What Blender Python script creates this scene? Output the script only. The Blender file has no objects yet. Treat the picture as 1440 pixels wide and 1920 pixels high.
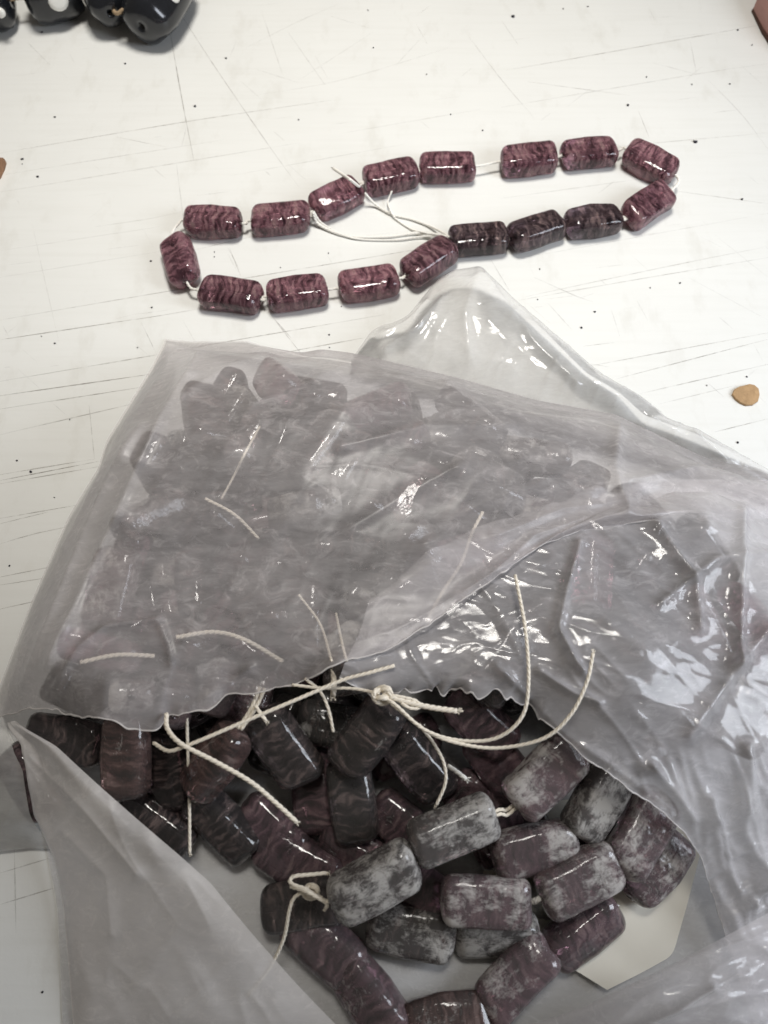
import bpy, bmesh, math, random
import numpy as np
from mathutils import Vector, Matrix, Euler

# ------------------------------------------------------------------ camera, light, exposure
scene = bpy.context.scene
H = 0.18                      # lens height above the table (m)
PITCH = math.radians(66)      # looking down
FPX = 1443.0                  # focal length in pixels of the 1440 x 1920 photograph
cam_data = bpy.data.cameras.new('camera')
cam = bpy.data.objects.new('camera', cam_data)
scene.collection.objects.link(cam)
cam.location = (0, 0, H)
cam.rotation_euler = (math.radians(90) - PITCH, 0, 0)
cam_data.sensor_fit = 'VERTICAL'
cam_data.sensor_height = 32.0
cam_data.lens = 32.0 * FPX / 1920.0
cam_data.clip_start = 0.005
cam_data.clip_end = 50
cam_data.dof.use_dof = True
cam_data.dof.focus_distance = 0.185
cam_data.dof.aperture_fstop = 22.0
scene.camera = cam

world = bpy.data.worlds.new('World')
scene.world = world
world.use_nodes = True
world.node_tree.nodes['Background'].inputs[0].default_value = (1.0, 0.92, 0.82, 1)
world.node_tree.nodes['Background'].inputs[1].default_value = 0.125

def aim(o, target):
    o.rotation_euler = (Vector(target) - o.location).to_track_quat('-Z', 'Y').to_euler()

lamp = bpy.data.lights.new('overhead_spot', 'SPOT')          # overhead light over the far side; its cone fade imitates the phone's shadow
lamp.energy = 14.6
lamp.color = (1.0, 0.965, 0.90)
lamp.spot_size = math.radians(51)
lamp.spot_blend = 1.0
lamp.shadow_soft_size = 0.085
lo = bpy.data.objects.new('overhead_spot', lamp)
scene.collection.objects.link(lo)
lo.location = (0.02, 0.24, 0.60)
aim(lo, (-0.02, 0.215, 0))

win = bpy.data.lights.new('window_light', 'AREA')        # cool daylight from the right
win.energy = 1.0
win.color = (0.85, 0.91, 1.0)
win.shape = 'RECTANGLE'
win.size, win.size_y = 0.14, 0.20
wo = bpy.data.objects.new('window_light', win)
scene.collection.objects.link(wo)
wo.location = (0.30, 0.03, 0.19)
aim(wo, (0.06, 0.01, 0))

scene.view_settings.view_transform = 'Standard'
scene.view_settings.look = 'None'
scene.view_settings.exposure = 0.0
scene.view_settings.gamma = 1.0
scene.render.engine = 'CYCLES'
scene.cycles.use_denoising = True
scene.cycles.use_adaptive_sampling = True
scene.cycles.adaptive_threshold = 0.025
scene.cycles.max_bounces = 8
scene.cycles.transparent_max_bounces = 12
scene.cycles.transmission_bounces = 6
scene.cycles.sample_clamp_indirect = 6.0
scene.cycles.caustics_refractive = False
scene.cycles.caustics_reflective = False

# ------------------------------------------------------------------ helpers
rng = random.Random(11)
SY, CY = math.sin(PITCH), math.cos(PITCH)

def at(px, py, z=0.0):
    """Point at height z that the photograph shows at pixel (px, py)."""
    u = (px - 720) / FPX
    v = (960 - py) / FPX
    dy, dz = CY + v * SY, -SY + v * CY
    t = (z - H) / dz
    return Vector((u * t, dy * t, z))

def link(o, parent=None):
    scene.collection.objects.link(o)
    if parent is not None:
        o.parent = parent
    return o

def mesh_obj(name, verts, faces, mat, parent=None, smooth=True):
    me = bpy.data.meshes.new(name)
    me.from_pydata([tuple(v) for v in verts], [], [tuple(f) for f in faces])
    me.validate()
    if smooth:
        me.polygons.foreach_set('use_smooth', [True] * len(me.polygons))
    me.materials.append(mat)
    return link(bpy.data.objects.new(name, me), parent)

def tag(o, label, cat, group=None):
    o['label'] = label
    o['category'] = cat
    if group:
        o['group'] = group
    return o

def empty(name, loc=(0, 0, 0)):
    o = bpy.data.objects.new(name, None)
    o.empty_display_size = 0.005
    o.location = loc
    return link(o)

def catmull(pts, step):
    """Smooth curve through 3-D points, resampled evenly."""
    P = np.array([list(p) for p in pts], float)
    if len(P) == 2:
        out = P[0] + (P[1] - P[0]) * np.linspace(0, 1, 24)[:, None]
    else:
        Q = np.vstack([2 * P[0] - P[1], P, 2 * P[-1] - P[-2]])
        seg = []
        t = np.linspace(0, 1, 24, endpoint=False)[:, None]
        for i in range(1, len(Q) - 2):
            a, b, c, d = Q[i - 1], Q[i], Q[i + 1], Q[i + 2]
            seg.append(0.5 * (2 * b + (c - a) * t + (2 * a - 5 * b + 4 * c - d) * t ** 2 + (3 * b - a - 3 * c + d) * t ** 3))
        out = np.vstack(seg + [P[-1:]])
    return resample(out, step=step)

def resample(out, step=None, n=None):
    d = np.r_[0, np.cumsum(np.linalg.norm(np.diff(out, axis=0), axis=1))]
    if n is None:
        n = max(3, int(d[-1] / step) + 1)
    s = np.linspace(0, d[-1], n)
    return np.stack([np.interp(s, d, out[:, k]) for k in range(out.shape[1])], 1)

def hash2(i, j, seed):
    h = np.sin(i * 127.1 + j * 311.7 + seed * 74.7) * 43758.5453
    return h - np.floor(h)

def vnoise(x, y, seed=0):
    i, j = np.floor(x), np.floor(y)
    f, g = x - i, y - j
    f = f * f * (3 - 2 * f)
    g = g * g * (3 - 2 * g)
    a, b = hash2(i, j, seed), hash2(i + 1, j, seed)
    c, d = hash2(i, j + 1, seed), hash2(i + 1, j + 1, seed)
    return (a * (1 - f) + b * f) * (1 - g) + (c * (1 - f) + d * f) * g

def ridged(x, y, seed=0):
    n = vnoise(x, y, seed) * 0.7 + vnoise(x * 2.1 + 5, y * 2.1, seed + 3) * 0.3
    return np.clip(1 - np.abs(2 * n - 1) * 1.6, 0, 1) ** 2.2

# ------------------------------------------------------------------ materials
def new_mat(name):
    m = bpy.data.materials.new(name)
    m.use_nodes = True
    nt = m.node_tree
    nt.nodes.clear()
    return m, nt

def N(nt, kind, **kw):
    n = nt.nodes.new(kind)
    for k, v in kw.items():
        if k.startswith('i_'):
            n.inputs[k[2:].replace('_', ' ')].default_value = v
        elif isinstance(k, str):
            setattr(n, k, v)
    return n

def L(nt, a, b):
    nt.links.new(a, b)

def ramp(nt, src, stops):
    r = nt.nodes.new('ShaderNodeValToRGB')
    els = r.color_ramp.elements
    while len(els) < len(stops):
        els.new(0.5)
    for e, (p, c) in zip(els, stops):
        e.position = p
        e.color = c if len(c) == 4 else (*c, 1)
    nt.links.new(src, r.inputs[0])
    return r.outputs[0]

def math_n(nt, op, a, b=None, c=None, clamp=False):
    n = nt.nodes.new('ShaderNodeMath')
    n.operation = op
    n.use_clamp = clamp
    for k, v in enumerate((a, b, c)):
        if v is None:
            continue
        if isinstance(v, (int, float)):
            n.inputs[k].default_value = v
        else:
            nt.links.new(v, n.inputs[k])
    return n.outputs[0]

def noise_n(nt, vec, scale, detail=3, rough=0.55, distort=0.0):
    n = nt.nodes.new('ShaderNodeTexNoise')
    n.inputs['Scale'].default_value = scale
    n.inputs['Detail'].default_value = detail
    n.inputs['Roughness'].default_value = rough
    n.inputs['Distortion'].default_value = distort
    if vec is not None:
        nt.links.new(vec, n.inputs['Vector'])
    return n.outputs['Fac']

def mapping(nt, vec, scale=(1, 1, 1), loc=(0, 0, 0), rot=(0, 0, 0)):
    m = nt.nodes.new('ShaderNodeMapping')
    m.inputs['Scale'].default_value = scale
    m.inputs['Location'].default_value = loc
    m.inputs['Rotation'].default_value = rot
    nt.links.new(vec, m.inputs['Vector'])
    return m.outputs[0]

def mix_rgb(nt, fac, a, b):
    m = nt.nodes.new('ShaderNodeMix')
    m.data_type = 'RGBA'
    for sock, v in ((m.inputs[0], fac), (m.inputs[6], a), (m.inputs[7], b)):
        if isinstance(v, (int, float)):
            sock.default_value = v
        elif isinstance(v, tuple):
            sock.default_value = v if len(v) == 4 else (*v, 1)
        else:
            nt.links.new(v, sock)
    return m.outputs[2]

def bump_n(nt, height, strength, dist, normal=None):
    b = nt.nodes.new('ShaderNodeBump')
    b.inputs['Strength'].default_value = strength
    b.inputs['Distance'].default_value = dist
    nt.links.new(height, b.inputs['Height'])
    if normal is not None:
        nt.links.new(normal, b.inputs['Normal'])
    return b.outputs[0]

def finish(nt, shader):
    o = nt.nodes.new('ShaderNodeOutputMaterial')
    nt.links.new(shader, o.inputs['Surface'])

def simple_mat(name, col, rough=0.6, spec=0.5, noise=0.25, scale=900, bump=0.0):
    m, nt = new_mat(name)
    tc = nt.nodes.new('ShaderNodeTexCoord')
    f = noise_n(nt, tc.outputs['Object'], scale, 4)
    c = mix_rgb(nt, f, tuple(v * (1 - noise) for v in col), tuple(min(1, v * (1 + noise)) for v in col))
    p = nt.nodes.new('ShaderNodeBsdfPrincipled')
    L(nt, c, p.inputs['Base Color'])
    p.inputs['Roughness'].default_value = rough
    p.inputs['Specular IOR Level'].default_value = spec
    if bump:
        L(nt, bump_n(nt, f, 0.6, bump), p.inputs['Normal'])
    finish(nt, p.outputs[0])
    return m

def table_mat():
    m, nt = new_mat('white_board')
    tc = nt.nodes.new('ShaderNodeTexCoord').outputs['Object']
    big = noise_n(nt, tc, 14, 4, 0.6)
    fine = noise_n(nt, tc, 900, 3, 0.6)
    streak = noise_n(nt, mapping(nt, tc, (25, 420, 1), rot=(0, 0, -0.16)), 1.0, 3, 0.6)
    smear = noise_n(nt, mapping(nt, tc, (90, 40, 1)), 1.0, 5, 0.65)
    c = mix_rgb(nt, big, (0.70, 0.70, 0.675), (0.80, 0.80, 0.775))
    s = ramp(nt, streak, [(0.30, (0.90, 0.895, 0.88)), (0.55, (1, 1, 1))])
    mul = nt.nodes.new('ShaderNodeMix'); mul.data_type = 'RGBA'; mul.blend_type = 'MULTIPLY'
    mul.inputs[0].default_value = 0.28
    L(nt, c, mul.inputs[6]); L(nt, s, mul.inputs[7])
    s2 = ramp(nt, smear, [(0.30, (0.90, 0.89, 0.87)), (0.45, (1, 1, 1))])
    mul2 = nt.nodes.new('ShaderNodeMix'); mul2.data_type = 'RGBA'; mul2.blend_type = 'MULTIPLY'
    mul2.inputs[0].default_value = 0.75
    L(nt, mul.outputs[2], mul2.inputs[6]); L(nt, s2, mul2.inputs[7])
    p = nt.nodes.new('ShaderNodeBsdfPrincipled')
    L(nt, mul2.outputs[2], p.inputs['Base Color'])
    L(nt, ramp(nt, streak, [(0.2, (0.5, 0.5, 0.5)), (0.8, (0.36, 0.36, 0.36))]), p.inputs['Roughness'])
    p.inputs['Specular IOR Level'].default_value = 0.35
    L(nt, bump_n(nt, fine, 0.25, 0.00012), p.inputs['Normal'])
    finish(nt, p.outputs[0])
    return m

def scratch_mat():
    m, nt = new_mat('scratch_line')
    tc = nt.nodes.new('ShaderNodeTexCoord').outputs['Object']
    f = noise_n(nt, tc, 260, 4, 0.7)
    at_ = nt.nodes.new('ShaderNodeAttribute'); at_.attribute_name = 'weight'
    a = math_n(nt, 'MULTIPLY', ramp(nt, f, [(0.34, (0.1, 0.1, 0.1)), (0.62, (1, 1, 1))]), at_.outputs['Fac'], clamp=True)
    d = nt.nodes.new('ShaderNodeBsdfDiffuse'); d.inputs[0].default_value = (0.20, 0.17, 0.14, 1)
    t = nt.nodes.new('ShaderNodeBsdfTransparent')
    mx = nt.nodes.new('ShaderNodeMixShader')
    L(nt, a, mx.inputs[0]); L(nt, t.outputs[0], mx.inputs[1]); L(nt, d.outputs[0], mx.inputs[2])
    finish(nt, mx.outputs[0])
    return m

def bead_mat():
    """Pressed purple glass with feathered bands; object colour tints it, its alpha is the dust on it."""
    m, nt = new_mat('purple_glass')
    tc = nt.nodes.new('ShaderNodeTexCoord').outputs['Object']
    oi = nt.nodes.new('ShaderNodeObjectInfo')
    rnd = math_n(nt, 'MULTIPLY', oi.outputs['Random'], 37.0)
    comb = nt.nodes.new('ShaderNodeCombineXYZ')
    L(nt, rnd, comb.inputs[0]); L(nt, rnd, comb.inputs[1]); L(nt, rnd, comb.inputs[2])
    add = nt.nodes.new('ShaderNodeVectorMath'); add.operation = 'MULTIPLY_ADD'
    L(nt, tc, add.inputs[0]); add.inputs[1].default_value = (100, 100, 100); L(nt, comb.outputs[0], add.inputs[2])
    v = add.outputs[0]                                            # units of cm, shifted per bead
    warp = noise_n(nt, v, 1.6, 2)
    sep = nt.nodes.new('ShaderNodeSeparateXYZ'); L(nt, v, sep.inputs[0])
    x = math_n(nt, 'ADD', sep.outputs[0], math_n(nt, 'MULTIPLY', warp, 0.55))
    cmb = nt.nodes.new('ShaderNodeCombineXYZ')
    L(nt, math_n(nt, 'MULTIPLY', x, 9.0), cmb.inputs[0])
    L(nt, math_n(nt, 'MULTIPLY', sep.outputs[1], 1.7), cmb.inputs[1])
    L(nt, math_n(nt, 'MULTIPLY', sep.outputs[2], 1.7), cmb.inputs[2])
    band = noise_n(nt, cmb.outputs[0], 1.0, 3, 0.6, 0.25)
    blot = noise_n(nt, v, 2.3, 3, 0.55)
    val = math_n(nt, 'ADD', math_n(nt, 'MULTIPLY', band, 0.80), math_n(nt, 'MULTIPLY', blot, 0.20))
    val = math_n(nt, 'ADD', val, math_n(nt, 'MULTIPLY', math_n(nt, 'SUBTRACT', 0.5, val), math_n(nt, 'MULTIPLY', oi.outputs['Alpha'], 0.6)))
    pat = ramp(nt, val, [(0.40, (0.17, 0.15, 0.17)), (0.47, (0.56, 0.54, 0.55)), (0.53, (1.05, 1.05, 1.05)), (0.60, (1.7, 1.8, 1.75))])
    tint = nt.nodes.new('ShaderNodeMix'); tint.data_type = 'RGBA'; tint.blend_type = 'MULTIPLY'; tint.inputs[0].default_value = 1
    L(nt, pat, tint.inputs[6]); L(nt, oi.outputs['Color'], tint.inputs[7])
    pale = math_n(nt, 'MULTIPLY', math_n(nt, 'SUBTRACT', val, 0.518), 8.0, clamp=True)
    glass = mix_rgb(nt, math_n(nt, 'MULTIPLY', pale, 0.8), tint.outputs[2], (0.58, 0.42, 0.39))
    # body: tinted glass over milky coloured glass
    p = nt.nodes.new('ShaderNodeBsdfPrincipled')
    L(nt, glass, p.inputs['Base Color'])
    L(nt, math_n(nt, 'ADD', 0.06, math_n(nt, 'MULTIPLY', oi.outputs['Alpha'], 0.10)), p.inputs['Roughness'])
    p.inputs['IOR'].default_value = 1.5
    p.inputs['Transmission Weight'].default_value = 0.72
    p.inputs['Coat Weight'].default_value = 0.12
    p.inputs['Coat Roughness'].default_value = 0.03
    lump = noise_n(nt, v, 3.2, 2)
    L(nt, bump_n(nt, lump, 0.35, 0.0009), p.inputs['Normal'])
    # dust: pale powder in patches and scuffs
    d1 = noise_n(nt, v, 4.0, 9, 0.8, 0.5)
    d2 = noise_n(nt, mapping(nt, v, (1.4, 5.0, 5.0)), 1.6, 7, 0.75, 0.8)
    d3 = noise_n(nt, v, 1.5, 3, 0.5, 0.3)
    dd = math_n(nt, 'ADD', math_n(nt, 'ADD', math_n(nt, 'MULTIPLY', d1, 0.44), math_n(nt, 'MULTIPLY', d2, 0.22)), math_n(nt, 'MULTIPLY', d3, 0.34))
    thr = math_n(nt, 'SUBTRACT', 0.68, math_n(nt, 'MULTIPLY', oi.outputs['Alpha'], 0.215))
    cov = math_n(nt, 'MULTIPLY', math_n(nt, 'SUBTRACT', dd, thr), 10.0, clamp=True)
    film = math_n(nt, 'MULTIPLY', oi.outputs['Alpha'], 0.09)      # thin even layer of powder
    cov = math_n(nt, 'MULTIPLY', math_n(nt, 'MAXIMUM', math_n(nt, 'MULTIPLY', cov, 0.60), film), math_n(nt, 'GREATER_THAN', oi.outputs['Alpha'], 0.02))
    dust = nt.nodes.new('ShaderNodeBsdfDiffuse')
    dust.inputs[0].default_value = (0.66, 0.635, 0.60, 1)
    L(nt, bump_n(nt, dd, 0.6, 0.0006), dust.inputs['Normal'])
    thru = nt.nodes.new('ShaderNodeBsdfTransparent')               # light that passes straight through the glass
    L(nt, mix_rgb(nt, 0.35, glass, (0.9, 0.72, 0.76)), thru.inputs[0])
    gm = nt.nodes.new('ShaderNodeMixShader'); L(nt, math_n(nt, 'SUBTRACT', 0.30, math_n(nt, 'MULTIPLY', oi.outputs['Alpha'], 0.6), clamp=True), gm.inputs[0])
    L(nt, p.outputs[0], gm.inputs[1]); L(nt, thru.outputs[0], gm.inputs[2])
    mx = nt.nodes.new('ShaderNodeMixShader')
    L(nt, cov, mx.inputs[0]); L(nt, gm.outputs[0], mx.inputs[1]); L(nt, dust.outputs[0], mx.inputs[2])
    finish(nt, mx.outputs[0])
    return m

def film_mat(name, clear, tint=(0.93, 0.925, 0.94), gloss=0.12, crinkle=0.5, streak_rot=0.5, powder=0.22, sheen=0.8):
    """Cloudy thin polythene: mostly see-through, milky scatter, glossy skin."""
    m, nt = new_mat(name)
    tc = nt.nodes.new('ShaderNodeTexCoord').outputs['Object']
    cloud = noise_n(nt, tc, 45, 4, 0.6)
    st = noise_n(nt, mapping(nt, tc, (150, 420, 300), rot=(0, 0, streak_rot)), 1.0, 5, 0.7, 0.4)
    pw = noise_n(nt, mapping(nt, tc, (190, 300, 200), rot=(0, 0, -0.2)), 1.0, 7, 0.72, 1.2)
    hz = math_n(nt, 'ADD', math_n(nt, 'MULTIPLY', math_n(nt, 'SUBTRACT', cloud, 0.5), 0.28),
                math_n(nt, 'MULTIPLY', math_n(nt, 'SUBTRACT', st, 0.5), 0.30))
    pmask = math_n(nt, 'MULTIPLY', math_n(nt, 'SUBTRACT', pw, 0.52), 4.5, clamp=True)
    hz = math_n(nt, 'ADD', hz, math_n(nt, 'MULTIPLY', pmask, powder))
    clr = math_n(nt, 'SUBTRACT', clear, hz, clamp=True)
    diff = nt.nodes.new('ShaderNodeBsdfDiffuse'); diff.inputs[0].default_value = (*tint, 1)
    trl = nt.nodes.new('ShaderNodeBsdfTranslucent'); trl.inputs[0].default_value = (*tint, 1)
    tr = nt.nodes.new('ShaderNodeBsdfTransparent'); tr.inputs[0].default_value = (0.985, 0.98, 0.985, 1)
    gl = nt.nodes.new('ShaderNodeBsdfGlossy'); gl.inputs['Roughness'].default_value = gloss
    c1 = noise_n(nt, tc, 160, 2, 0.5, 0.8)
    c2 = noise_n(nt, mapping(nt, tc, (40, 160, 90), rot=(0, 0, streak_rot)), 1.0, 3, 0.6, 0.6)
    nrm = bump_n(nt, c1, crinkle * 0.15, 0.0006)
    nrm = bump_n(nt, c2, crinkle * 0.3, 0.0008, nrm)
    for s in (diff, trl, gl):
        L(nt, nrm, s.inputs['Normal'])
    sc = nt.nodes.new('ShaderNodeMixShader'); sc.inputs[0].default_value = 0.35
    L(nt, diff.outputs[0], sc.inputs[1]); L(nt, trl.outputs[0], sc.inputs[2])
    body = nt.nodes.new('ShaderNodeMixShader')
    L(nt, clr, body.inputs[0]); L(nt, sc.outputs[0], body.inputs[1]); L(nt, tr.outputs[0], body.inputs[2])
    fr = nt.nodes.new('ShaderNodeFresnel'); fr.inputs['IOR'].default_value = 1.5
    L(nt, nrm, fr.inputs['Normal'])
    out = nt.nodes.new('ShaderNodeMixShader')
    L(nt, math_n(nt, 'MULTIPLY', fr.outputs[0], sheen, clamp=True), out.inputs[0])
    L(nt, body.outputs[0], out.inputs[1]); L(nt, gl.outputs[0], out.inputs[2])
    finish(nt, out.outputs[0])
    return m

M_table = table_mat()
M_scratch = scratch_mat()
M_bead = bead_mat()
M_top = film_mat('cloudy_film', 0.70, tint=(1.0, 0.94, 0.94), gloss=0.30, crinkle=0.25, sheen=0.45)
M_flap = film_mat('flap_film', 0.30, tint=(0.98, 0.94, 0.915), gloss=0.3, crinkle=0.25, sheen=0.5)
M_in = film_mat('clear_film', 0.62, tint=(0.98, 0.94, 0.955), gloss=0.10, crinkle=0.5, sheen=0.75, streak_rot=-0.9)
M_floor = film_mat('floor_film', 0.62, gloss=0.2, crinkle=0.3)
M_back = film_mat('back_film', 0.62, tint=(0.93, 0.92, 0.90), gloss=0.10, crinkle=0.6, powder=0.05)
M_thread = simple_mat('cotton_thread', (0.84, 0.82, 0.77), 0.9, 0.1, 0.12, 3000)
M_cream = simple_mat('cream_cord', (0.80, 0.73, 0.62), 0.9, 0.1, 0.15, 3000)
M_black = simple_mat('black_glass', (0.012, 0.013, 0.016), 0.14, 0.6, 0.3, 400)
M_white = simple_mat('white_dot', (0.75, 0.74, 0.70), 0.2, 0.5, 0.05, 400)
M_jute = simple_mat('tan_cord', (0.42, 0.31, 0.20), 0.9, 0.1, 0.3, 2500)
M_chip = simple_mat('tan_wood', (0.40, 0.26, 0.14), 0.85, 0.2, 0.35, 700, 0.0004)
M_brown = simple_mat('brown_wood', (0.26, 0.15, 0.09), 0.85, 0.2, 0.5, 500, 0.0004)
M_pink = simple_mat('dusty_pink', (0.42, 0.22, 0.19), 0.5, 0.4, 0.12, 200)
M_rust = simple_mat('dark_brown', (0.07, 0.035, 0.025), 0.6, 0.3, 0.3, 500)
M_speck = simple_mat('dark_grit', (0.025, 0.022, 0.03), 0.7, 0.3, 0.3, 2000)
M_card = simple_mat('cream_card', (0.80, 0.765, 0.67), 0.6, 0.3, 0.07, 90)

# ------------------------------------------------------------------ table
tb = bmesh.new()
bmesh.ops.create_cube(tb, size=1)
bmesh.ops.scale(tb, vec=(1.5, 1.1, 0.018), verts=tb.verts)
bmesh.ops.translate(tb, vec=(0, 0.2, -0.009), verts=tb.verts)
bmesh.ops.bevel(tb, geom=list(tb.edges), offset=0.002, segments=2, affect='EDGES')
tme = bpy.data.meshes.new('table'); tb.to_mesh(tme); tme.materials.append(M_table)
table = link(bpy.data.objects.new('table', tme))
table['kind'] = 'structure'
table['label'] = 'white painted board with scratches, cut lines and grit'

LINES = [  # cut lines and scratches in the paint: pixel polylines, weight, width (mm)
 ([(0,287),(350,228),(620,188)],.6,.3), ([(950,131),(1040,116),(1425,47)],.6,.3), ([(940,201),(1306,139),(1440,119)],.4,.25),
 ([(10,327),(160,303),(420,262)],.35,.25), ([(0,360),(160,334),(560,268)],.4,.28), ([(0,600),(280,552),(780,468),(1000,431)],.55,.28),
 ([(200,606),(280,595),(380,578)],.5,.25), ([(180,425),(280,410),(340,397)],.35,.25), ([(350,472),(470,444)],.45,.25),
 ([(0,637),(245,600)],.75,.32), ([(0,715),(295,665),(400,645),(720,590)],.6,.3), ([(0,742),(280,702)],.85,.32), ([(0,767),(272,725)],.65,.3),
 ([(0,815),(250,757)],.5,.28), ([(0,890),(180,860)],.6,.28), ([(0,901),(185,865)],.9,.3), ([(0,907),(185,875)],.55,.25),
 ([(0,972),(145,947)],.7,.28), ([(0,982),(90,960)],.6,.28), ([(500,667),(690,632)],.6,.28),
 ([(0,1020),(60,1002),(140,985)],.6,.28), ([(0,1082),(120,1058)],.6,.25), ([(0,1097),(110,1080)],.5,.25), ([(0,1142),(90,1122)],.8,.25),
 ([(318,55),(340,180),(363,299)],.75,.3), ([(333,17),(396,115),(500,267),(560,350)],.55,.26), ([(52,80),(94,122)],.5,.25),
 ([(219,257),(313,276)],.45,.25), ([(340,277),(349,240)],.4,.25), ([(432,105),(443,77)],.4,.25), ([(265,605),(295,667)],.4,.25),
 ([(515,600),(570,670)],.5,.28), ([(167,760),(177,860)],.4,.28), ([(429,462),(452,519)],.5,.28), ([(499,580),(551,640)],.45,.28),
 ([(921,488),(955,545)],.55,.28), ([(986,556),(1250,500),(1440,462)],.4,.25), ([(1002,520),(1082,556),(1112,566)],.45,.25),
 ([(973,563),(1200,523),(1440,483)],.5,.25), ([(1096,688),(1440,624)],.5,.25), ([(1157,710),(1440,636)],.6,.28), ([(1200,738),(1440,683)],.55,.25),
 ([(1234,758),(1373,724)],.4,.25), ([(1340,810),(1440,785)],.6,.28), ([(1028,569),(1073,619)],.45,.25), ([(1146,580),(1162,630)],.3,.22),
 ([(940,38),(971,83)],.4,.25), ([(880,70),(940,149),(1002,222)],.45,.25), ([(989,153),(1180,179)],.4,.25), ([(1197,208),(1218,260)],.5,.25),
 ([(1294,76),(1306,139)],.4,.25), ([(1225,118),(1305,139)],.35,.25), ([(1327,149),(1391,215),(1440,280)],.35,.25), ([(1150,275),(1440,249)],.35,.25),
 ([(1266,358),(1440,382)],.45,.25), ([(940,372),(1218,333)],.3,.25), ([(460,90),(560,40),(640,5)],.3,.22), ([(470,180),(640,150),(840,90)],.3,.22),
 ([(540,60),(610,160)],.4,.22), ([(490,20),(530,140)],.35,.22), ([(620,30),(700,55)],.4,.22), ([(560,150),(700,60)],.3,.2), ([(480,130),(560,155)],.35,.22),
 ([(640,250),(900,205)],.35,.22), ([(430,330),(760,270)],.3,.22), ([(0,1637),(100,1607)],.5,.22), ([(0,1696),(108,1663)],.8,.22), ([(27,1592),(30,1750)],.4,.22),
 ([(0,1560),(90,1545)],.4,.22), ([(1000,480),(1440,400)],.25,.22), ([(740,125),(800,60)],.3,.2), ([(330,300),(345,420)],.3,.22), ([(0,470),(300,425)],.25,.22),
 ([(0,520),(310,470)],.25,.22), ([(60,420),(110,640)],.22,.22), ([(1340,440),(1440,520)],.25,.2), ([(1290,520),(1440,600)],.25,.2),
]
r2 = random.Random(5)
for k in range(150):     # short random nicks
    x, y = r2.uniform(0, 1440), r2.uniform(0, 900)
    a = r2.choice([-0.17, -0.17, 1.2, 0.9, 2.3, r2.uniform(0, 3.1)])
    l = r2.uniform(12, 70)
    LINES.append(([(x, y), (x + l * math.cos(a), y + l * math.sin(a) * 0.7)], r2.uniform(.12, .42), r2.uniform(.14, .24)))
sv, sf, sw = [], [], []
for pts, wgt, wid in LINES:
    c = catmull([at(x, y, 0.00004) for x, y in pts], 0.004)
    d = np.gradient(c, axis=0); d /= np.linalg.norm(d, axis=1)[:, None]
    nrm = np.stack([-d[:, 1], d[:, 0], 0 * d[:, 0]], 1)
    n = len(c); b0 = len(sv)
    for i in range(n):
        w = wid * 0.0005 * (0.25 + 0.75 * min(1, 3 * i / n, 3 * (n - 1 - i) / n)) * (0.8 + 0.4 * r2.random())
        sv += [c[i] + nrm[i] * w, c[i] - nrm[i] * w]; sw += [wgt * .72, wgt * .72]
    sf += [(b0 + 2 * i, b0 + 2 * i + 1, b0 + 2 * i + 3, b0 + 2 * i + 2) for i in range(n - 1)]
scr = mesh_obj('scratches', sv, sf, M_scratch, table, smooth=False)
scr['kind'] = 'stuff'
attr = scr.data.attributes.new('weight', 'FLOAT', 'POINT')
attr.data.foreach_set('value', sw)

# grit on the table
SPECKS = [(1303,267,10),(962,32,8),(1177,198,6),(1383,57,5),(1115,585,6),(1090,615,6),(1383,830,6),(1275,531,5),(42,299,7),(71,332,6),
 (58,885,8),(32,864,6),(78,631,4),(103,644,5),(18,1061,5),(366,200,7),(103,220,5),(235,120,5),(79,61,5),(424,110,6),(1012,505,5),(1391,374,6),
 (1102,13,4),(1056,17,4),(1212,145,4),(1297,159,4),(1368,158,4),(1179,275,5),(1325,723,4),(1400,707,5),(1219,540,4),(1008,562,4),
 (283,490,6),(402,473,4),(402,482,4),(526,502,4),(616,475,4),(258,652,4),(617,628,5),(618,652,5),(102,933,4),(131,787,4),(42,308,3),
 (285,577,6),(690,20,4),(800,140,4),(560,225,4),(700,90,4),(640,575,4),(80,1860,5),(845,215,4),(905,245,5),(1410,85,4),(1270,300,4)]
sp_rng = random.Random(3)
def grit_mesh(k):
    bm = bmesh.new()
    bmesh.ops.create_icosphere(bm, subdivisions=1, radius=1)
    for v in bm.verts:
        v.co *= sp_rng.uniform(0.6, 1.15)
        v.co.z *= 0.55
    me = bpy.data.meshes.new('grit_speck'); bm.to_mesh(me); me.materials.append(M_speck)
    return me
grits = [grit_mesh(k) for k in range(4)]
for k, (x, y, s) in enumerate(SPECKS):
    o = bpy.data.objects.new('grit_speck', grits[k % 4])
    p = at(x, y); r = s * 0.42 * (Vector((p.x, p.y, -H)).length / FPX)
    o.location = (p.x, p.y, r * 0.4)
    o.scale = (r, r * sp_rng.uniform(.6, 1), r)
    o.rotation_euler = (0, 0, sp_rng.uniform(0, 3))
    link(o)
    tag(o, 'tiny black speck of grit on the scratched white table', 'grit', 'grit scattered on the table')

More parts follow.
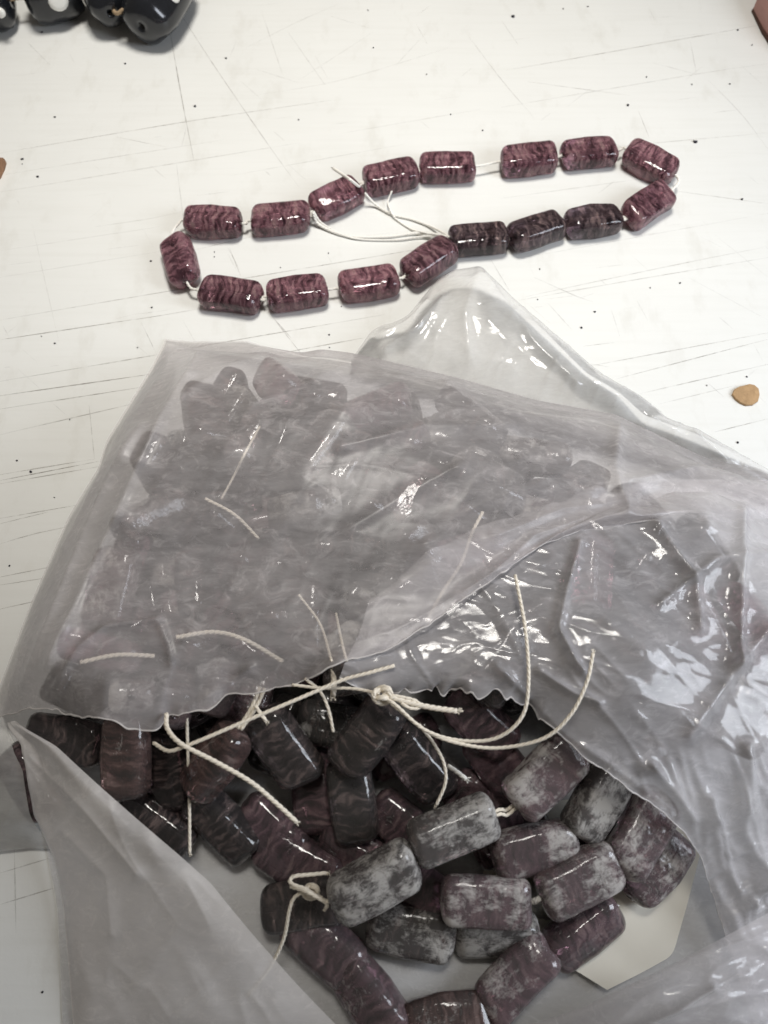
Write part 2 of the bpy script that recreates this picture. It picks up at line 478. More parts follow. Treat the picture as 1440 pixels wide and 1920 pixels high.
def slab(name, outline, thick, mat, z0=0.0, dome=0.0, jitter=0.0):
    """Irregular flat chip: outline in pixels at table height, real thickness, bevelled upper rim."""
    pts = [at(x, y) for x, y in outline]
    c = sum(pts, Vector()) / len(pts)
    n = len(pts)
    V = []; Fc = []
    for s, z in ((0.985, 0), (1.0, thick * .5), (0.96, thick), (0.6, thick + dome)):
        V += [Vector((c.x + (p.x - c.x) * s, c.y + (p.y - c.y) * s, z0 + z)) for p in pts]
    for k in range(3):
        Fc += [(k * n + i, k * n + (i + 1) % n, (k + 1) * n + (i + 1) % n, (k + 1) * n + i) for i in range(n)]
    Fc += [tuple(range(3 * n, 4 * n)), tuple(reversed(range(n)))]
    loc = Vector((c.x, c.y, z0))
    o = mesh_obj(name, [v - loc for v in V], Fc, mat, smooth=False)
    o.location = loc
    return o

tag(slab('wood_chip', [(1371,741),(1375,732),(1384,727),(1393,725),(1403,722),(1413,724),(1421,731),(1423,742),(1420,754),(1410,761),(1397,762),(1386,757),(1377,750)], 0.0007, M_chip, 0.00005, 0.0002),
    'small round tan wood chip on the bare white table', 'wood chip')
tag(slab('wood_sliver', [(-40,303),(-15,303),(13,306),(10,318),(2,335),(-12,352),(-40,350)], 0.0022, M_brown, 0.00005, 0.0002),
    'brown splinter of wood with a pointed corner on the table', 'wood sliver')
pk = slab('pink_block', [(1409,22),(1416,14),(1424,0),(1440,-20),(1560,-20),(1560,150),(1480,120),(1448,88),(1428,60)], 0.009, M_pink, 0.0006, 0.001)
tag(pk, 'dusty pink block with a dark brown lower edge', 'pink block')
n0 = [(1408,22),(1416,12),(1424,-2),(1440,-22),(1562,-22),(1562,154),(1480,125),(1447,94),(1427,63)]
pe = slab('edge', n0, 0.0012, M_rust)
pe.parent = pk; pe.location = pe.location - pk.location

# ------------------------------------------------------------------ beads
BL, BW, BH = 0.0176, 0.0094, 0.0067
def bead_mesh(seed, l=BL, w=BW, h=BH):
    r = random.Random(seed)
    M = 32; rc = 0.0026 * r.uniform(.85, 1.15); re = 0.0022 * r.uniform(.85, 1.2)
    l *= r.uniform(.96, 1.03); w *= r.uniform(.95, 1.04); h *= r.uniform(.95, 1.04)
    ph = [r.uniform(0, 6.28) for _ in range(6)]
    def section(inset):
        out = []
        for i in range(M):
            a = 2 * math.pi * (i + .5) / M
            cx, cy = math.cos(a), math.sin(a)
            hw, hh = w / 2 - inset, h / 2 - inset
            rr = max(0.0006, rc - inset * 0.5)
            # direction -> rounded rectangle (superellipse blend)
            n = 4.2
            s = (abs(cx / hw) ** n + abs(cy / hh) ** n) ** (-1 / n)
            out.append((cx * s, cy * s))
        return out
    rings = []
    half = []
    half.append((l / 2 - .0045, [(.00055 * math.cos(2 * math.pi * (i + .5) / M), .00055 * math.sin(2 * math.pi * (i + .5) / M)) for i in range(M)]))
    half.append((l / 2 - .0004, [(x * 1.1, y * 1.1) for x, y in half[0][1]]))
    half.append((l / 2 + .0001, [(x * 1.6, y * 1.6) for x, y in half[0][1]]))
    half.append((l / 2 + .0001, [(x * .5, y * .5) for x, y in section(re)]))
    for k in range(5):
        phi = math.radians(90 * k / 4)
        half.append((l / 2 - re * (1 - math.cos(phi)), section(re * (1 - math.sin(phi)))))
    for f in (0.6, 0.3):
        half.append(((l / 2 - re) * f, section(-0.00015 * (1 - f))))
    rings = half + [(0, section(-.00018))] + [(-x, s) for x, s in reversed(half)]
    V = []
    for x, s in rings:
        for (y, z) in s:
            bump = 1 + .022 * math.sin(3 * x / l * 6.28 * .4 + ph[0]) * math.cos(math.atan2(z, y) * 2 + ph[1]) + .014 * math.sin(x / l * 9 + ph[2])
            V.append((x + .0003 * math.sin(y * 300 + ph[3]) + .0002 * math.sin(z * 400 + ph[4]), y * bump + .00025 * math.sin(x / l * 4 + ph[5]), z * bump))
    Fc = []
    for k in range(len(rings) - 1):
        Fc += [(k * M + i, (k + 1) * M + i, (k + 1) * M + (i + 1) % M, k * M + (i + 1) % M) for i in range(M)]
    Fc += [tuple(range(M)), tuple(reversed(range((len(rings) - 1) * M, len(rings) * M)))]
    me = bpy.data.meshes.new('bead')
    me.from_pydata(V, [], Fc)
    me.polygons.foreach_set('use_smooth', [True] * len(me.polygons))
    me.materials.append(M_bead)
    return me
BEADS = [bead_mesh(s) for s in range(7)]

def bead_frame(a, b, roll=0.0):
    x = (b - a).normalized()
    z = Vector((0, 0, 1)); z = (z - x * z.dot(x)).normalized()
    R = Matrix((x, z.cross(x), z)).transposed() @ Matrix.Rotation(math.radians(roll), 3, 'X')
    return Matrix.Translation((a + b) / 2) @ R.to_4x4()

ALL = []          # world matrices of every bead in the bag
def add_bead(parent, mat, col, dust, variant):
    o = bpy.data.objects.new('bead', BEADS[variant % len(BEADS)])
    link(o, parent)
    o.matrix_local = Matrix.Translation(-parent.location) @ mat
    o.color = (*col, dust)
    return o

CLEAN = (0.43, 0.218, 0.268)
PURPLE = (0.225, 0.112, 0.145)
DARK = (0.060, 0.042, 0.046)

def cord(name, pts, mat, parent, r=0.0004, pitch=0.0034, plies=3, fray=False):
    """Twisted cord: plies wound round a smooth path, with a frayed end if asked."""
    c = catmull(pts, pitch / 7)
    t = np.gradient(c, axis=0); t /= np.linalg.norm(t, axis=1)[:, None] + 1e-12
    up = np.array([0.13, 0.21, 1.0])
    n = np.cross(t, up); n /= np.linalg.norm(n, axis=1)[:, None] + 1e-9
    b = np.cross(n, t)
    V, Fc = [], []
    K = 6
    s = np.arange(len(c)) * (pitch / 7)
    for p in range(plies):
        ang = 2 * math.pi * (s / pitch + p / plies)
        off = c + (n * np.cos(ang)[:, None] + b * np.sin(ang)[:, None]) * r * 0.40
        base = len(V)
        for i in range(len(c)):
            for k in range(K):
                a = 2 * math.pi * k / K
                V.append(off[i] + (n[i] * math.cos(a) + b[i] * math.sin(a)) * r * 0.62)
        for i in range(len(c) - 1):
            Fc += [(base + i * K + k, base + i * K + (k + 1) % K, base + (i + 1) * K + (k + 1) % K, base + (i + 1) * K + k) for k in range(K)]
        Fc += [tuple(base + k for k in reversed(range(K))), tuple(base + (len(c) - 1) * K + k for k in range(K))]
    if fray:
        fr = random.Random(int(abs(c[-1][0]) * 1e6))
        for q in range(9):
            e0 = c[-1] - t[-1] * r
            dr = t[-1] * fr.uniform(1.6, 3.2) * r + n[-1] * fr.uniform(-1, 1) * r + b[-1] * fr.uniform(-.8, .8) * r
            base = len(V)
            for m_, w in ((0, .3), (.55, .22), (1, .1)):
                for k in range(3):
                    a = 2.1 * k
                    V.append(e0 + dr * m_ + (n[-1] * math.cos(a) + b[-1] * math.sin(a)) * r * w + n[-1] * (m_ * m_ * fr.uniform(-.6, .6) * r))
            for m_ in range(2):
                Fc += [(base + m_ * 3 + k, base + m_ * 3 + (k + 1) % 3, base + m_ * 3 + 3 + (k + 1) % 3, base + m_ * 3 + 3 + k) for k in range(3)]
    return mesh_obj(name, [Vector(v) - parent.location for v in V], Fc, mat, parent)

def knot(parent, p, r, mat, turns=3.2, name='knot'):
    """Overhand knot: a tight tangle of cord."""
    pts = []
    for i in range(44):
        a = i / 43 * 2 * math.pi * turns
        k = 1 + .35 * math.sin(a * 0.62 + 1)
        pts.append((p.x + r * k * math.cos(a), p.y + r * k * math.sin(a) * .8, p.z + r * .8 * math.sin(a * 1.5 + .5)))
    return cord(name, pts, mat, parent, r=r * .42, pitch=r * 2.4)

# necklace laid out on the table
NECK = [((345,413),(455,419),0),((470,414),(580,405),0),((583,398),(680,345),14),((677,342),(784,322),0),((786,316),(892,311),0),
 ((940,303),(1046,294),0),((1048,293),(1160,282),0),((1178,282),(1262,328),10),((1258,358),(1172,412),-8),((1162,408),(1058,424),0),
 ((1058,418),(955,448),12),((948,443),(845,455),0),((851,460),(755,520),14),((748,522),(635,540),0),((614,543),(500,556),0),
 ((490,562),(378,545),-6),((355,540),(320,436),-24)]
c0 = at(790, 430); neck = empty('bead_necklace', (c0.x, c0.y, 0))
tag(neck, 'clean purple glass bead necklace laid in a long loop on the bare table', 'necklace')
path = []
for k, (a, b, roll) in enumerate(NECK):
    A, B = at(*a, .0036), at(*b, .0036)
    dark = k in (9, 10, 11)
    j = rng.uniform(.85, 1.2)
    add_bead(neck, bead_frame(A, B, roll), tuple(v * j for v in ((0.135, 0.10, 0.115) if dark else CLEAN)), 0.0, k)
    d = (B - A).normalized(); m = (A + B) / 2
    path += [m - d * .0098, m, m + d * .0098]
cord('thread', path + [path[0]], M_thread, neck, r=.00042)
def loose(parent, pts, mat, r, **kw):
    return cord('thread_end', [at(*p) for p in pts], mat, parent, r=r, **kw)
loose(neck, [(586,398,.005),(600,422,.0012),(650,442,.0006),(720,444,.0006),(790,437,.0010),(850,446,.005)], M_thread, .0005)
loose(neck, [(588,396,.0045),(606,420,.0014),(660,446,.0006),(740,450,.0006),(800,443,.0012),(850,449,.0045)], M_thread, .0003)
loose(neck, [(684,362,.005),(705,384,.0012),(735,402,.0006),(775,412,.0006),(815,428,.0012),(852,450,.005)], M_thread, .00042)
loose(neck, [(735,358,.003),(727,378,.0008),(731,392,.0018),(742,410,.0006),(772,430,.0006),(800,437,.0022)], M_thread, .0003)
loose(neck, [(676,352,.005),(658,338,.0115),(640,326,.008),(625,316,.0055)], M_thread, .0005, fray=True)

# black spotted beads at the far left
bs = empty('bead_strand', at(150, -40))
tag(bs, 'strand of big black glass beads with white dots and tan cord', 'bead strand')
def black_bead(a, b, w, roll, dots, parent):
    A, B = at(*a), at(*b)
    M_, R_ = 14, 6
    ln = (B - A).length
    V, Fc = [], []
    prof = [(-.5, .13), (-.5, .30), (-.47, .62), (-.40, .84), (-.24, .97), (0, 1.0), (.24, .97), (.40, .84), (.47, .62), (.5, .30), (.5, .13)]
    prof = [(-.38, .10)] + prof + [(.38, .10)]
    M_ = 24
    for x, s in prof:
        for i in range(M_):
            an = 2 * math.pi * i / M_
            n = 3.0
            q = (abs(math.cos(an)) ** n + abs(math.sin(an)) ** n) ** (-1 / n) if s > .4 else 1.05
            V.append((x * ln, w / 2 * s * q * math.cos(an), w / 2 * s * q * math.sin(an)))
    for k in range(len(prof) - 1):
        Fc += [(k * M_ + i, (k + 1) * M_ + i, (k + 1) * M_ + (i + 1) % M_, k * M_ + (i + 1) % M_) for i in range(M_)]
    Fc += [tuple(range(M_)), tuple(reversed(range((len(prof) - 1) * M_, len(prof) * M_)))]
    o = mesh_obj('black_bead', V, Fc, M_black, parent)
    fm = bead_frame(A, B, roll)
    o.matrix_local = Matrix.Translation(-parent.location) @ fm
    for (x, an, r) in dots:                      # inlaid white dots, slightly proud
        an = math.radians(an); q = (abs(math.cos(an)) ** 3 + abs(math.sin(an)) ** 3) ** (-1 / 3)
        c = Vector((x * ln, w / 2 * q * math.cos(an) * .985, w / 2 * q * math.sin(an) * .985))
        nv = Vector((0, math.cos(an), math.sin(an)))
        tx = Vector((1, 0, 0)); ty = nv.cross(tx)
        V2 = [c + nv * .0006]
        F2 = []
        for rr, hh in ((.6, .0005), (.95, .0002), (1.05, -.0006)):
            V2 += [c + (tx * math.cos(t * math.pi / 8) + ty * math.sin(t * math.pi / 8)) * r * rr + nv * hh for t in range(16)]
        F2 += [(0, 1 + t, 1 + (t + 1) % 16) for t in range(16)]
        for k in range(2):
            F2 += [(1 + k * 16 + t, 1 + (k + 1) * 16 + t, 1 + (k + 1) * 16 + (t + 1) % 16, 1 + k * 16 + (t + 1) % 16) for t in range(16)]
        mesh_obj('white_dot', V2, F2, M_white, o)
    return o
black_bead((-85,5,.009), (22,2,.009), .0165, 20, [(.40, 150, .0016), (-.1, 60, .003)], bs)
black_bead((45,0,.009), (150,-30,.009), .0165, 10, [(.02, 158, .0034), (-.2, 70, .003)], bs)
black_bead((185,-75,.009), (208,24,.010), .0150, 30, [(.12, 150, .0030), (-.1, 20, .003)], bs)
black_bead((330,-60,.0095), (265,50,.0095), .0185, 40, [(.12, -12, .0026), (-.2, 110, .003)], bs)
cord('cord', [at(200,-10,.010), at(216,24,.0105), at(232,18,.0125), at(245,20,.013), at(258,30,.0125), at(270,38,.0105), at(282,18,.0095)], M_jute, bs, r=.0007)
cord('cord', [at(10,2,.009), at(34,-4,.0088), at(58,-4,.009)], M_jute, bs, r=.0007)
cord('cord', [at(140,-26,.009), at(164,-50,.010), at(186,-70,.010)], M_jute, bs, r=.0007)

# ------------------------------------------------------------------ beads in the bag
OPEN = {  # beads seen in the mouth of the bag: end (px, py, z), end (px, py, z), roll
 'a': ((60, 1375, 0.012), (185, 1400, 0.013), 5),
 'b': ((240, 1350, 0.021), (235, 1485, 0.016), 8),
 'c': ((235, 1500, 0.008), (345, 1590, 0.006), 20),
 'd': ((445, 1370, 0.024), (360, 1490, 0.017), 35),
 'e': ((310, 1390, 0.01), (320, 1490, 0.007), 10),
 'f': ((370, 1500, 0.01), (465, 1590, 0.006), 40),
 'g': ((490, 1335, 0.022), (575, 1465, 0.014), 25),
 'h': ((730, 1320, 0.026), (645, 1440, 0.019), 12),
 'i': ((655, 1440, 0.014), (668, 1560, 0.011), 10),
 'j': ((735, 1370, 0.017), (830, 1485, 0.011), 30),
 'k': ((850, 1310, 0.022), (960, 1400, 0.017), 30),
 'l': ((955, 1515, 0.0215), (1085, 1400, 0.024), 15),
 'm': ((765, 1595, 0.0235), (935, 1518, 0.0235), 42),
 'n': ((622, 1695, 0.0205), (785, 1612, 0.0235), 38),
 'o': ((920, 1612, 0.015), (1085, 1575, 0.015), 25),
 'p': ((1080, 1565, 0.016), (1165, 1430, 0.018), 30),
 'q': ((1160, 1630, 0.0155), (1240, 1495, 0.016), 8),
 'r': ((1180, 1690, 0.006), (1280, 1555, 0.006), 10),
 's': ((1000, 1690, 0.0155), (1165, 1612, 0.015), 20),
 't': ((828, 1690, 0.0148), (995, 1690, 0.0148), 10),
 'u': ((700, 1725, 0.0055), (852, 1762, 0.0055), 15),
 'v': ((860, 1750, 0.005), (1000, 1752, 0.005), 45),
 'w': ((1025, 1795, 0.0055), (1160, 1695, 0.0055), 40),
 'x': ((1030, 1775, 0.0075), (912, 1890, 0.006), 10),
 'y': ((915, 1895, 0.0055), (760, 1930, 0.0055), 5),
 'z': ((555, 1720, 0.0055), (655, 1815, 0.0055), 15),
 'A': ((650, 1815, 0.0055), (748, 1935, 0.0055), 25),
 'B': ((620, 1690, 0.0085), (525, 1700, 0.0055), 0),
 'C': ((715, 1610, 0.006), (830, 1690, 0.0055), 0),
 'D': ((520, 1590, 0.0055), (600, 1640, 0.0055), 20),
 'E': ((640, 1590, 0.0055), (700, 1625, 0.0055), 40),
 'F': ((905, 1390, 0.014), (975, 1480, 0.011), 30),
 'G': ((20, 1400, 0.006), (100, 1525, 0.0055), 30),
 'H': ((470, 1520, 0.006), (560, 1600, 0.0055), 10),
 'I': ((890, 1590, 0.0055), (1010, 1530, 0.0055), 10),
 'J': ((1060, 1640, 0.0055), (1170, 1560, 0.0055), 10),
 'L': ((720, 1520, 0.0055), (800, 1590, 0.0055), 20),
 'M': ((588, 1420, 0.006), (594, 1550, 0.0055), 15),
 'K': ((870, 1480, 0.0075), (960, 1540, 0.006), 10),
}

HEAP = [  # beads heaped in the bag: x, y, z in mm, rotation in degrees
 (72.0,55.0,3.5,0,-180,51),(-5.7,52.2,3.5,0,0,-23),(-14.1,97.4,11.6,-113,-43,25),(79.0,40.4,3.5,180,0,-87),(32.1,80.8,3.5,0,0,7),
 (47.1,74.3,3.5,0,-180,26),(-10.9,30.1,3.5,0,0,-65),(35.9,59.7,3.5,-180,0,48),(26.5,37.5,4.8,-90,0,-69),(13.7,93.0,10.5,180,0,-70),
 (60.6,72.5,14.9,88,-25,143),(-26.2,104.1,3.5,180,0,-59),(6.4,45.1,3.5,-180,0,63),(16.0,82.2,3.5,0,0,-69),(-29.7,30.2,10.5,0,0,70),
 (-31.1,46.4,3.5,0,180,75),(7.4,98.7,3.5,0,0,161),(69.2,27.0,3.5,180,0,-4),(-11.0,101.6,3.5,0,0,-40),(-55.9,56.4,4.9,90,0,106),
 (44.5,54.8,3.5,0,0,-132),(-13.5,69.5,11.9,126,0,-13),(-39.4,71.7,4.8,90,0,13),(-18.2,107.4,11.8,90,0,167),(4.5,84.9,3.5,0,0,-73),
 (-63.8,45.6,4.8,90,0,-110),(-5.3,38.1,5.1,77,0,115),(-52.6,73.5,4.6,45,0,-109),(65.2,61.7,4.6,-135,0,51),(24.6,92.8,3.5,0,0,-25),
 (-46.1,90.4,3.5,0,0,-113),(-6.3,87.8,6.8,0,33,-96),(-22.8,24.1,5.1,-66,0,-113),(33.9,41.7,3.5,0,0,-69),(4.3,21.8,3.5,-180,0,28),
 (-18.5,59.0,6.3,0,-27,29),(-29.8,55.2,11.5,36,13,-168),(-33.4,29.1,3.5,0,0,35),(-31.1,88.5,3.5,-180,0,-67),(-7.3,71.0,3.5,-180,0,27),
 (-19.4,45.5,6.7,0,-149,-63),(-35.8,101.5,6.8,0,-33,-19),(65.2,37.2,3.5,-180,0,1),(-34.7,44.1,10.5,0,0,13),(18.4,33.8,3.5,180,0,-69),
 (42.1,80.4,11.2,-51,35,23),(-39.9,78.6,9.0,-23,59,75),(11.9,64.2,3.5,0,0,150),(54.6,19.7,8.9,-120,-90,0),(-53.8,32.7,3.5,0,0,118),
 (-41.1,104.7,12.9,90,-4,64),(-51.5,76.1,12.7,0,-180,71),(-23.5,72.0,3.5,0,180,-62),(-65.9,32.3,11.6,8,-112,-26),(-4.5,49.0,11.6,-37,0,-63),
 (-58.5,45.5,15.1,159,9,29),(-28.9,75.0,13.2,-3,-31,-78),(45.8,37.4,3.5,0,0,-90),(7.1,75.8,10.3,-4,178,54),(-28.2,89.0,10.5,-180,0,-13),
 (-43.8,52.0,7.1,-180,38,15),(57.1,68.1,4.6,36,0,42),(19.9,70.5,7.1,41,22,-12),(-52.2,39.1,10.5,0,180,19),(-9.6,25.2,10.5,0,180,-7),
 (-8.2,81.4,24.3,-89,-2,-115),(8.1,45.9,11.2,10,-13,115),(47.0,70.1,10.4,-4,179,42),(51.5,57.9,11.9,-90,-1,-146),(30.0,90.2,10.5,0,-180,-26),
 (-42.5,55.5,15.7,-84,-7,-80),(34.2,58.1,10.5,180,0,-1),(-30.3,63.4,6.7,0,-32,28),(-37.3,97.3,17.1,106,4,-116),(-47.0,61.1,7.3,0,-40,-165),
 (-42.4,32.5,7.4,-1,43,119),(-34.6,62.8,14.6,-29,142,-68),(58.0,48.4,6.1,-136,-13,-18),(2.1,85.0,11.7,42,5,-126),(-21.0,100.0,16.9,16,40,-146),
 (-17.3,81.5,3.5,-180,0,-64),(-40.2,68.5,18.9,75,-44,-4),(-44.4,86.7,16.3,-88,54,-23),(-16.2,42.0,12.5,30,-13,66),(17.4,64.7,11.8,-45,-174,7),
 (23.2,46.9,12.0,33,5,-166),(33.9,70.5,9.1,2,-102,165),(74.5,42.8,11.4,-138,-12,-25),(38.9,44.9,11.6,-133,0,44),(61.3,63.0,20.1,82,-137,-34),
 (16.7,35.2,13.6,-4,-152,-35),(57.1,40.4,10.4,-6,-9,-22),(72.7,55.2,10.5,0,0,-33),(24.1,80.3,13.0,-40,-12,163),(34.5,60.3,17.5,180,0,0),
 (31.6,34.4,18.6,135,-70,6),(47.3,68.9,17.4,-3,-177,-13),(-23.3,86.0,19.0,45,-12,76),(1.5,101.0,14.1,-126,-39,-16),(40.9,33.7,10.5,0,180,43),
 (-31.6,90.3,19.3,91,-6,72),(-34.6,33.0,19.1,-52,50,108),(55.1,43.7,16.8,178,-10,-43),(-15.8,84.0,12.5,-49,7,-97),(-58.6,59.6,15.5,-90,18,-110),
 (52.1,27.5,8.9,90,-148,18),(18.9,53.4,7.0,40,23,-16),(30.2,70.2,20.2,-176,-32,-31),(-0.4,60.1,5.1,-68,180,-22),(45.3,55.8,21.9,-45,8,-96),
 (46.7,38.2,17.5,-8,0,-44),(-8.6,80.1,16.0,179,2,75),(57.5,55.3,18.6,15,55,-31),(35.5,86.0,18.8,90,0,173),(18.3,52.8,17.2,-120,15,46),
 (19.6,78.0,20.2,-160,-34,56),(62.7,28.6,13.2,-5,25,9),(-30.6,44.0,18.3,19,180,-38),(0.5,59.6,15.4,34,-21,-94),(31.4,44.7,20.1,12,-4,28),
 (75.3,28.2,11.8,90,0,-79),(-8.1,62.0,22.6,24,-168,-5),(-15.9,84.1,21.8,-129,-5,65),(71.9,61.9,20.7,-45,34,-41),(-5.6,37.6,18.3,12,-52,125),
 (14.8,37.0,22.9,21,19,5),(18.4,92.0,17.5,-180,0,-15),(-42.9,31.4,19.4,118,42,108),(45.7,77.3,21.6,164,36,48),(-17.5,70.3,25.3,55,46,164),
 (-51.5,80.5,25.1,161,-90,0),(73.4,26.8,20.2,9,6,-113),(2.7,90.6,19.8,-8,-33,-26),(-3.6,34.5,25.6,-133,26,18),(20.3,92.6,25.9,52,4,133),
 (-58.6,38.5,23.3,78,-158,-10),(-41.4,93.0,26.2,-35,-7,-78),(61.9,29.2,21.2,-12,-22,-130),(-17.3,59.9,18.1,23,-15,-179),(-31.7,78.2,25.7,97,-59,98),
 (14.9,70.1,23.0,-38,-20,149),(8.5,60.6,20.4,166,35,-51),(-26.1,104.5,22.1,35,-37,-58),(-14.2,82.2,30.7,-34,-4,57),(-1.6,46.8,21.0,88,-20,145),
 (42.7,32.6,29.3,1,160,51),(-43.3,41.8,21.6,47,154,-26),(6.9,76.5,17.4,-3,177,61),(-1.3,76.7,21.6,50,-8,-111),(8.7,51.8,27.2,-140,23,-77),
 (-1.5,95.9,23.8,25,23,-171),(68.0,45.1,18.3,-23,-171,-71),(-17.0,45.6,21.2,19,6,-90),(-51.2,68.5,24.9,-50,20,42),(-51.5,30.1,20.7,43,68,135),
 (23.4,34.9,26.8,27,-3,52),(19.4,59.4,24.9,19,3,19),(-58.1,51.9,23.3,175,-7,86),(78.8,45.6,20.8,-132,21,106),(45.5,26.9,20.9,35,-27,-24),
 (27.5,52.5,24.3,-64,11,-154),(22.7,74.7,28.5,20,-17,161),(49.9,38.7,24.2,-8,1,-43),(-26.5,48.7,24.6,-155,-12,-68),
]

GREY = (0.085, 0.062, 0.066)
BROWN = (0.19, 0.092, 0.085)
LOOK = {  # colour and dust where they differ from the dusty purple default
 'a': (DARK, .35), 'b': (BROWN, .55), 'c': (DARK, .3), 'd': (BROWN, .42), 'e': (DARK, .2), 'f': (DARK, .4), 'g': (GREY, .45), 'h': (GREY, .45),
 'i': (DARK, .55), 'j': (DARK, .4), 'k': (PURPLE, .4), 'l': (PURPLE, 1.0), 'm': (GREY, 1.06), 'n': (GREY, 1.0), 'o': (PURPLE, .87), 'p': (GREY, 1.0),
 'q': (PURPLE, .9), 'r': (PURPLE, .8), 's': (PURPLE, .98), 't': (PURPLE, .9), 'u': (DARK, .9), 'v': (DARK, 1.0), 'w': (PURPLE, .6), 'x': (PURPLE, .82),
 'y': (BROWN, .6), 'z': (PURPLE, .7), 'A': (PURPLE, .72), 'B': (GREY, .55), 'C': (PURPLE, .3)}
rest = lambda p: at(p[0], p[1], .0044 + (p[2] - .0055) * .9)
FRAMES = {k: bead_frame(rest(a), rest(b), r) for k, (a, b, r) in OPEN.items()}
STRANDS = [
 ('nml', 'strand of three pale dusty beads on top of the heap in the bag mouth'),
 ('hi', 'strand hanging from a frayed cream knot under the torn film edge'),
 ('tsr', 'strand of dusty purple beads below the pale grey ones beside the cream card'),
 ('BzAyxw', 'strand of purple beads looping across the bare floor of the bag'),
 ('bce', 'upright dusty bead and its dark neighbours by the folded side flap'),
 ('dfH', 'brownish beads with an open thread hole below the long crossing cords'),
 ('gMDE', 'dark grey beads deep in the bag mouth under crossing cream cords'),
 ('opqIJ', 'purple and grey beads leaning under the torn edge beside the cream card'),
 ('jkFKCL', 'dark purple beads in the hollow between the two cream knots'),
 ('uv', 'pair of dark shiny beads lying low on the bag floor'),
 ('aG', 'dark beads showing at the side corner of the bag mouth'),
]
strand = {}
for ids, label in STRANDS:
    cs = [FRAMES[k].translation for k in ids]
    c = sum(cs, Vector()) / len(cs)
    e = empty('bead_strand', (c.x, c.y, 0.0009))
    tag(e, label, 'bead strand', 'bead strands in the bag')
    strand[ids] = e
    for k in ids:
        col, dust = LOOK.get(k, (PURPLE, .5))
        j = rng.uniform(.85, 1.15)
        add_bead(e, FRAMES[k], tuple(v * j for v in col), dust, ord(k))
        ALL.append(FRAMES[k])
# the rest of the heap, strung in chains of neighbours
heap = [Matrix.Translation(Vector(h[:3]) * .001) @ Euler([math.radians(v) for v in h[3:]]).to_matrix().to_4x4() for h in HEAP]
left_ = list(range(len(heap)))
heap_strands = []
while left_:
    cur = min(left_, key=lambda i: heap[i].translation.x - heap[i].translation.z * 2)
    chain = []
    while left_ and len(chain) < 13:
        left_.remove(cur); chain.append(cur)
        if left_:
            cur = min(left_, key=lambda i: (heap[i].translation - heap[chain[-1]].translation).length)
    c = sum((heap[i].translation for i in chain), Vector()) / len(chain)
    e = empty('bead_strand', (c.x, c.y, 0.0009))
    if c.x > .03 and c.y < .075:
        tag(e, 'strand of dusty beads under the shiny creased part of the bag', 'bead strand', 'bead strands under the shiny film')
    else:
        tag(e, 'strand of dusty purple beads heaped under the flat cloudy film', 'bead strand', 'bead strands under the cloudy film')
    heap_strands.append(e)
    tone = rng.choice([PURPLE, PURPLE, GREY, DARK, BROWN])
    for i in chain:
        j = rng.choice([.35, .6, .9, 1.2, 1.6])
        add_bead(e, heap[i], tuple(v * j for v in tone), rng.uniform(.2, 1.0), i)
        ALL.append(heap[i])

# threads and knots in the bag
S1, S2, S3, S4 = strand['nml'], strand['hi'], strand['tsr'], strand['BzAyxw']
def ends(k, s):
    m = FRAMES[k]
    return m.translation + m.to_3x3() @ Vector((s * .0092, 0, 0))
R_ = .00037
cord('thread', [FRAMES['n'].translation, ends('n', 1), ends('m', -1), FRAMES['m'].translation, ends('m', 1), ends('l', -1), FRAMES['l'].translation], M_cream, S1, r=R_)
cord('thread', [FRAMES['m'].translation, ends('m', 1) + Vector((0, -.0008, .0002)), ends('l', -1) + Vector((.0002, -.0008, .0002)), FRAMES['l'].translation], M_cream, S1, r=R_)
cord('thread', [FRAMES['t'].translation, ends('t', 1), ends('s', -1), FRAMES['s'].translation, ends('s', 1), at(1175, 1602, .012), at(1200, 1615, .008)], M_thread, S3, r=.0006)
cord('thread', [FRAMES['B'].translation, ends('z', -1), FRAMES['z'].translation, ends('z', 1), ends('A', -1), FRAMES['A'].translation], M_cream, S4, r=R_)
cord('thread', [FRAMES['y'].translation, ends('y', -1), ends('x', 1), FRAMES['x'].translation, ends('x', -1), ends('w', -1), FRAMES['w'].translation], M_cream, S4, r=R_)
# knot at the low end of the pale strand
knot(S1, at(583, 1672, .0170), .0011, M_cream)
loose(S1, [(628,1690,.0195),(606,1688,.019),(575,1668,.019),(552,1660,.0185),(543,1652,.018),(552,1643,.018),(580,1640,.018),(612,1637,.018)], M_cream, 0.00041, fray=True)
loose(S1, [(545,1662,.0175),(575,1672,.020),(600,1685,.020),(613,1694,.0185),(611,1703,.0175)], M_cream, 0.00041, fray=True)
loose(S1, [(604,1684,.0185),(572,1674,.0180),(553,1682,.0170),(543,1705,.016),(532,1760,.012),(505,1815,.007),(466,1864,.003)], M_cream, 0.00038, fray=True)
# big knot under the torn edge, with its long ends
knot(S2, at(716, 1303, .0325), .0013, M_cream)
Z = .034
loose(S2, [(716,1303,.033),(742,1322,.033),(796,1368,.032),(860,1388,.031),(930,1384,.032),(978,1345,.0345),(991,1280,.0365),(985,1180,.037),(966,1078,.0365)], M_cream, R_)
loose(S2, [(720,1306,.033),(750,1332,.0325),(805,1374,.0315),(870,1396,.031),(940,1402,.031),(1020,1384,.0335),(1070,1340,.036),(1100,1280,.038),(1112,1225,.039)], M_cream, R_, fray=True)
loose(S2, [(785,1358,.0315),(812,1392,.028),(832,1430,.025),(835,1468,.023),(818,1510,.021)], M_cream, 0.00034, fray=True)
loose(S2, [(718,1302,.033),(750,1306,.033),(780,1314,.0325),(788,1326,.032),(770,1328,.0325),(752,1318,.033)], M_cream, 0.00034)
loose(S2, [(730,1306,.033),(770,1318,.0325),(812,1327,.032),(856,1333,.0315)], M_cream, 0.00058, fray=True)
